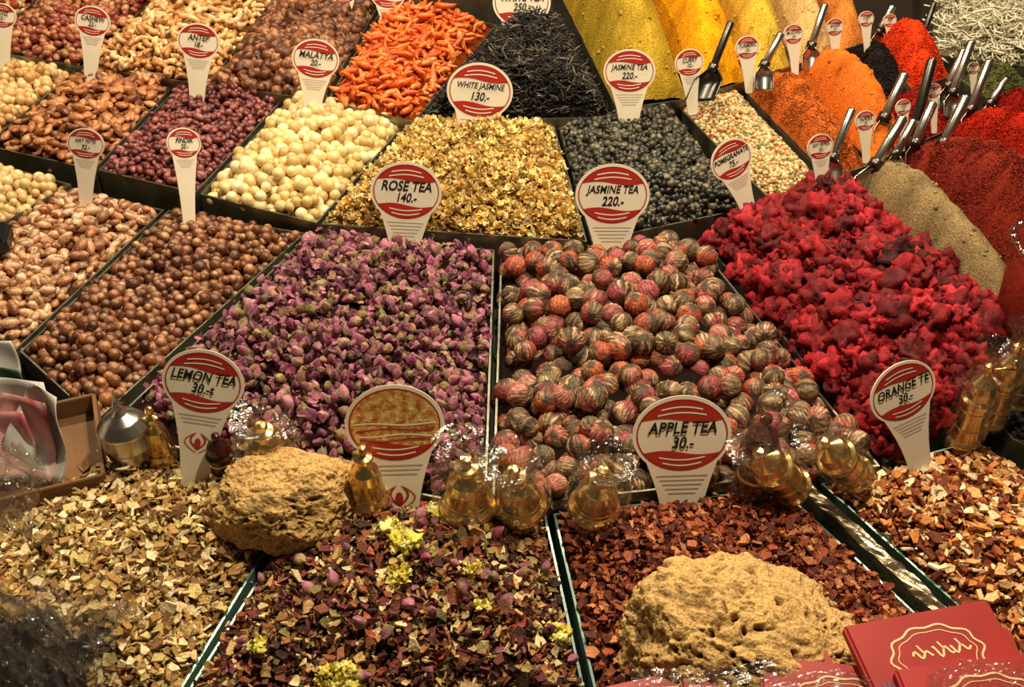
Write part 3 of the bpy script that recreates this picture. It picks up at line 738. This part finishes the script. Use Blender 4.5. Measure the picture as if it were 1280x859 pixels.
M_darkbag=mat('dark_bag_contents',(74,72,74),.2,0,.6,40,.6,30)
sheet('crumpled_plastic_bag',24,842,.06,.15,.13,.05,M_darkbag,seed=7,dome=.045)
sheet('clear_wrap',32,828,.09,.19,.17,.06,seed=9,dome=.06,n=44)
sheet('clear_wrap',-5,612,.06,.12,.14,.04,seed=11,dome=.03)
# ---------------------------------------------------------------- left tray with envelopes
M_card=mat('cardboard',(118,82,48),.8,0,.2,60,.25,20)
e=empty('cardboard_tray'); 
def lbox(name,c,s,m,parent):
    o=rbox(name,*s,m,parent,min(s)*.2); o.location=c; return o
lbox('base',(0,0,.003),(.22,.16,.006),M_card,e)
lbox('side_front',(0,-.08,.018),(.22,.005,.036),M_card,e); lbox('side_back',(0,.08,.018),(.22,.005,.036),M_card,e)
lbox('side_left',(-.11,0,.018),(.005,.16,.036),M_card,e); lbox('side_right',(.11,0,.018),(.005,.16,.036),M_card,e)
e.matrix_world=Matrix.Translation(Vector(P(22,590,R0+.022)))@Matrix.Rotation(math.radians(20),4,'Z')
M_pink=mat('pink_sachet',(176,70,76),.35,0,0,0,0,14,col2=(220,190,180))
M_paper=mat('white_paper',(206,202,190),.5,0,0,0,.12,10)
M_green=mat('green_card',(60,84,58),.6)
def leaf(name,px,py,hz,w,hh,m,rz,tilt,curl):
    v=[];f=[];n=12
    for j in range(n):
        for i in range(n):
            x=(i/(n-1)-.5)*w;y=j/(n-1)*hh; z=curl*(x/w)**2+.25*curl*math.sin(j*.5+i*.3); v.append((x*(1-.3*(j/(n-1))**3),y,z))
    for j in range(n-1):
        for i in range(n-1): a=j*n+i; f.append((a,a+1,a+n+1,a+n))
    o=mesh_py(name,v,f,m,None,True); o.matrix_world=Matrix.Translation(Vector(P(px,py,hz)))@Matrix.Rotation(math.radians(rz),4,'Z')@Matrix.Rotation(math.radians(tilt),4,'X')
    so=o.modifiers.new('t','SOLIDIFY'); so.thickness=.001; return o
leaf('pink_sachet',24,592,.045,.10,.10,M_pink,-15,55,.03)
leaf('pink_sachet',5,598,.045,.09,.085,M_pink,5,50,.03)
leaf('white_sachet',48,590,.045,.085,.115,M_paper,-25,62,.04)
leaf('white_sachet',30,577,.045,.10,.11,M_paper,-5,60,.03)
leaf('paper_leaflet',4,470,.05,.05,.05,M_paper,5,60,.01)
leaf('paper_leaflet',8,500,.05,.06,.045,M_green,-10,60,.01)
e=empty('weighing_scale_edge'); lbox('housing',(0,0,.01),(.10,.06,.03),mat('black_plastic',(18,18,20),.3),e); lbox('plate',(-.01,0,.028),(.08,.05,.004),M_darksteel,e)
e.matrix_world=Matrix.Translation(Vector(P(-26,308,R1+.06)))@Matrix.Rotation(math.radians(12),4,'Z')
# tub right
e=empty('spice_tub')
M_in=mat('red_spice_in_tub',(104,28,14),.9,0,.8,200,.3,80,spec=.05)
def sqprof(name,prof,m,pw=4,seg=48):
    v=[];f=[]
    for r,z in prof:
        for i in range(seg):
            a=2*math.pi*i/seg; c,s=math.cos(a),math.sin(a); k=(abs(c)**pw+abs(s)**pw)**(-1/pw); v.append((r*k*c,r*k*s,z))
    for k in range(len(prof)-1):
        for i in range(seg): a=k*seg+i;b=k*seg+(i+1)%seg; f.append((a,b,b+seg,a+seg))
    return mesh_py(name,v,f,m,e,True)
sqprof('contents',[(0,.002),(.05,.002),(.0585,.125),(.05,.13),(0,.135)],M_in)
sqprof('shell',[(0,0),(.053,0),(.064,.18)],M_clear); sqprof('rim',[(.064,.17),(.068,.172),(.068,.183),(.063,.186),(.06,.18)],M_cello2)
e.location=Vector(P(1286,440,R1+.03))
# ---------------------------------------------------------------- camera and lights
cam=bpy.data.cameras.new('camera'); cam.lens=36*F/1280; cam.sensor_width=36; co=link(bpy.data.objects.new('camera',cam))
co.location=(0,0,T+H); co.rotation_euler=(math.radians(90)-PITCH,0,0); scene.camera=co
def area(x,y,z,sz,pw,col,tx,ty):
    l=bpy.data.lights.new('stall_lamp','AREA'); l.energy=pw; l.size=sz; l.color=col; l.shape='DISK'
    o=link(bpy.data.objects.new('stall_lamp',l)); o.location=(x,y,z)
    o.rotation_euler=(Vector((tx,ty,T))-Vector((x,y,z))).to_track_quat('-Z','Y').to_euler()
W=(1,.85,.62)
area(-.9,2.0,2.5,.09,24,W,-.6,1.8); area(.1,2.3,2.5,.09,17,W,0,1.9); area(1.1,2.2,2.5,.09,22,W,.9,2.0)
area(.3,1.15,2.5,.09,30,W,.1,1.05); area(-.2,3.3,2.7,.2,5,W,0,2.7)
w=bpy.data.worlds.new('world'); scene.world=w; w.use_nodes=True
w.node_tree.nodes['Background'].inputs[0].default_value=(.55,.43,.3,1); w.node_tree.nodes['Background'].inputs[1].default_value=.12
scene.view_settings.view_transform='Standard'
print('tris',sum(len(o.data.polygons) for o in bpy.data.objects if o.type=='MESH'))
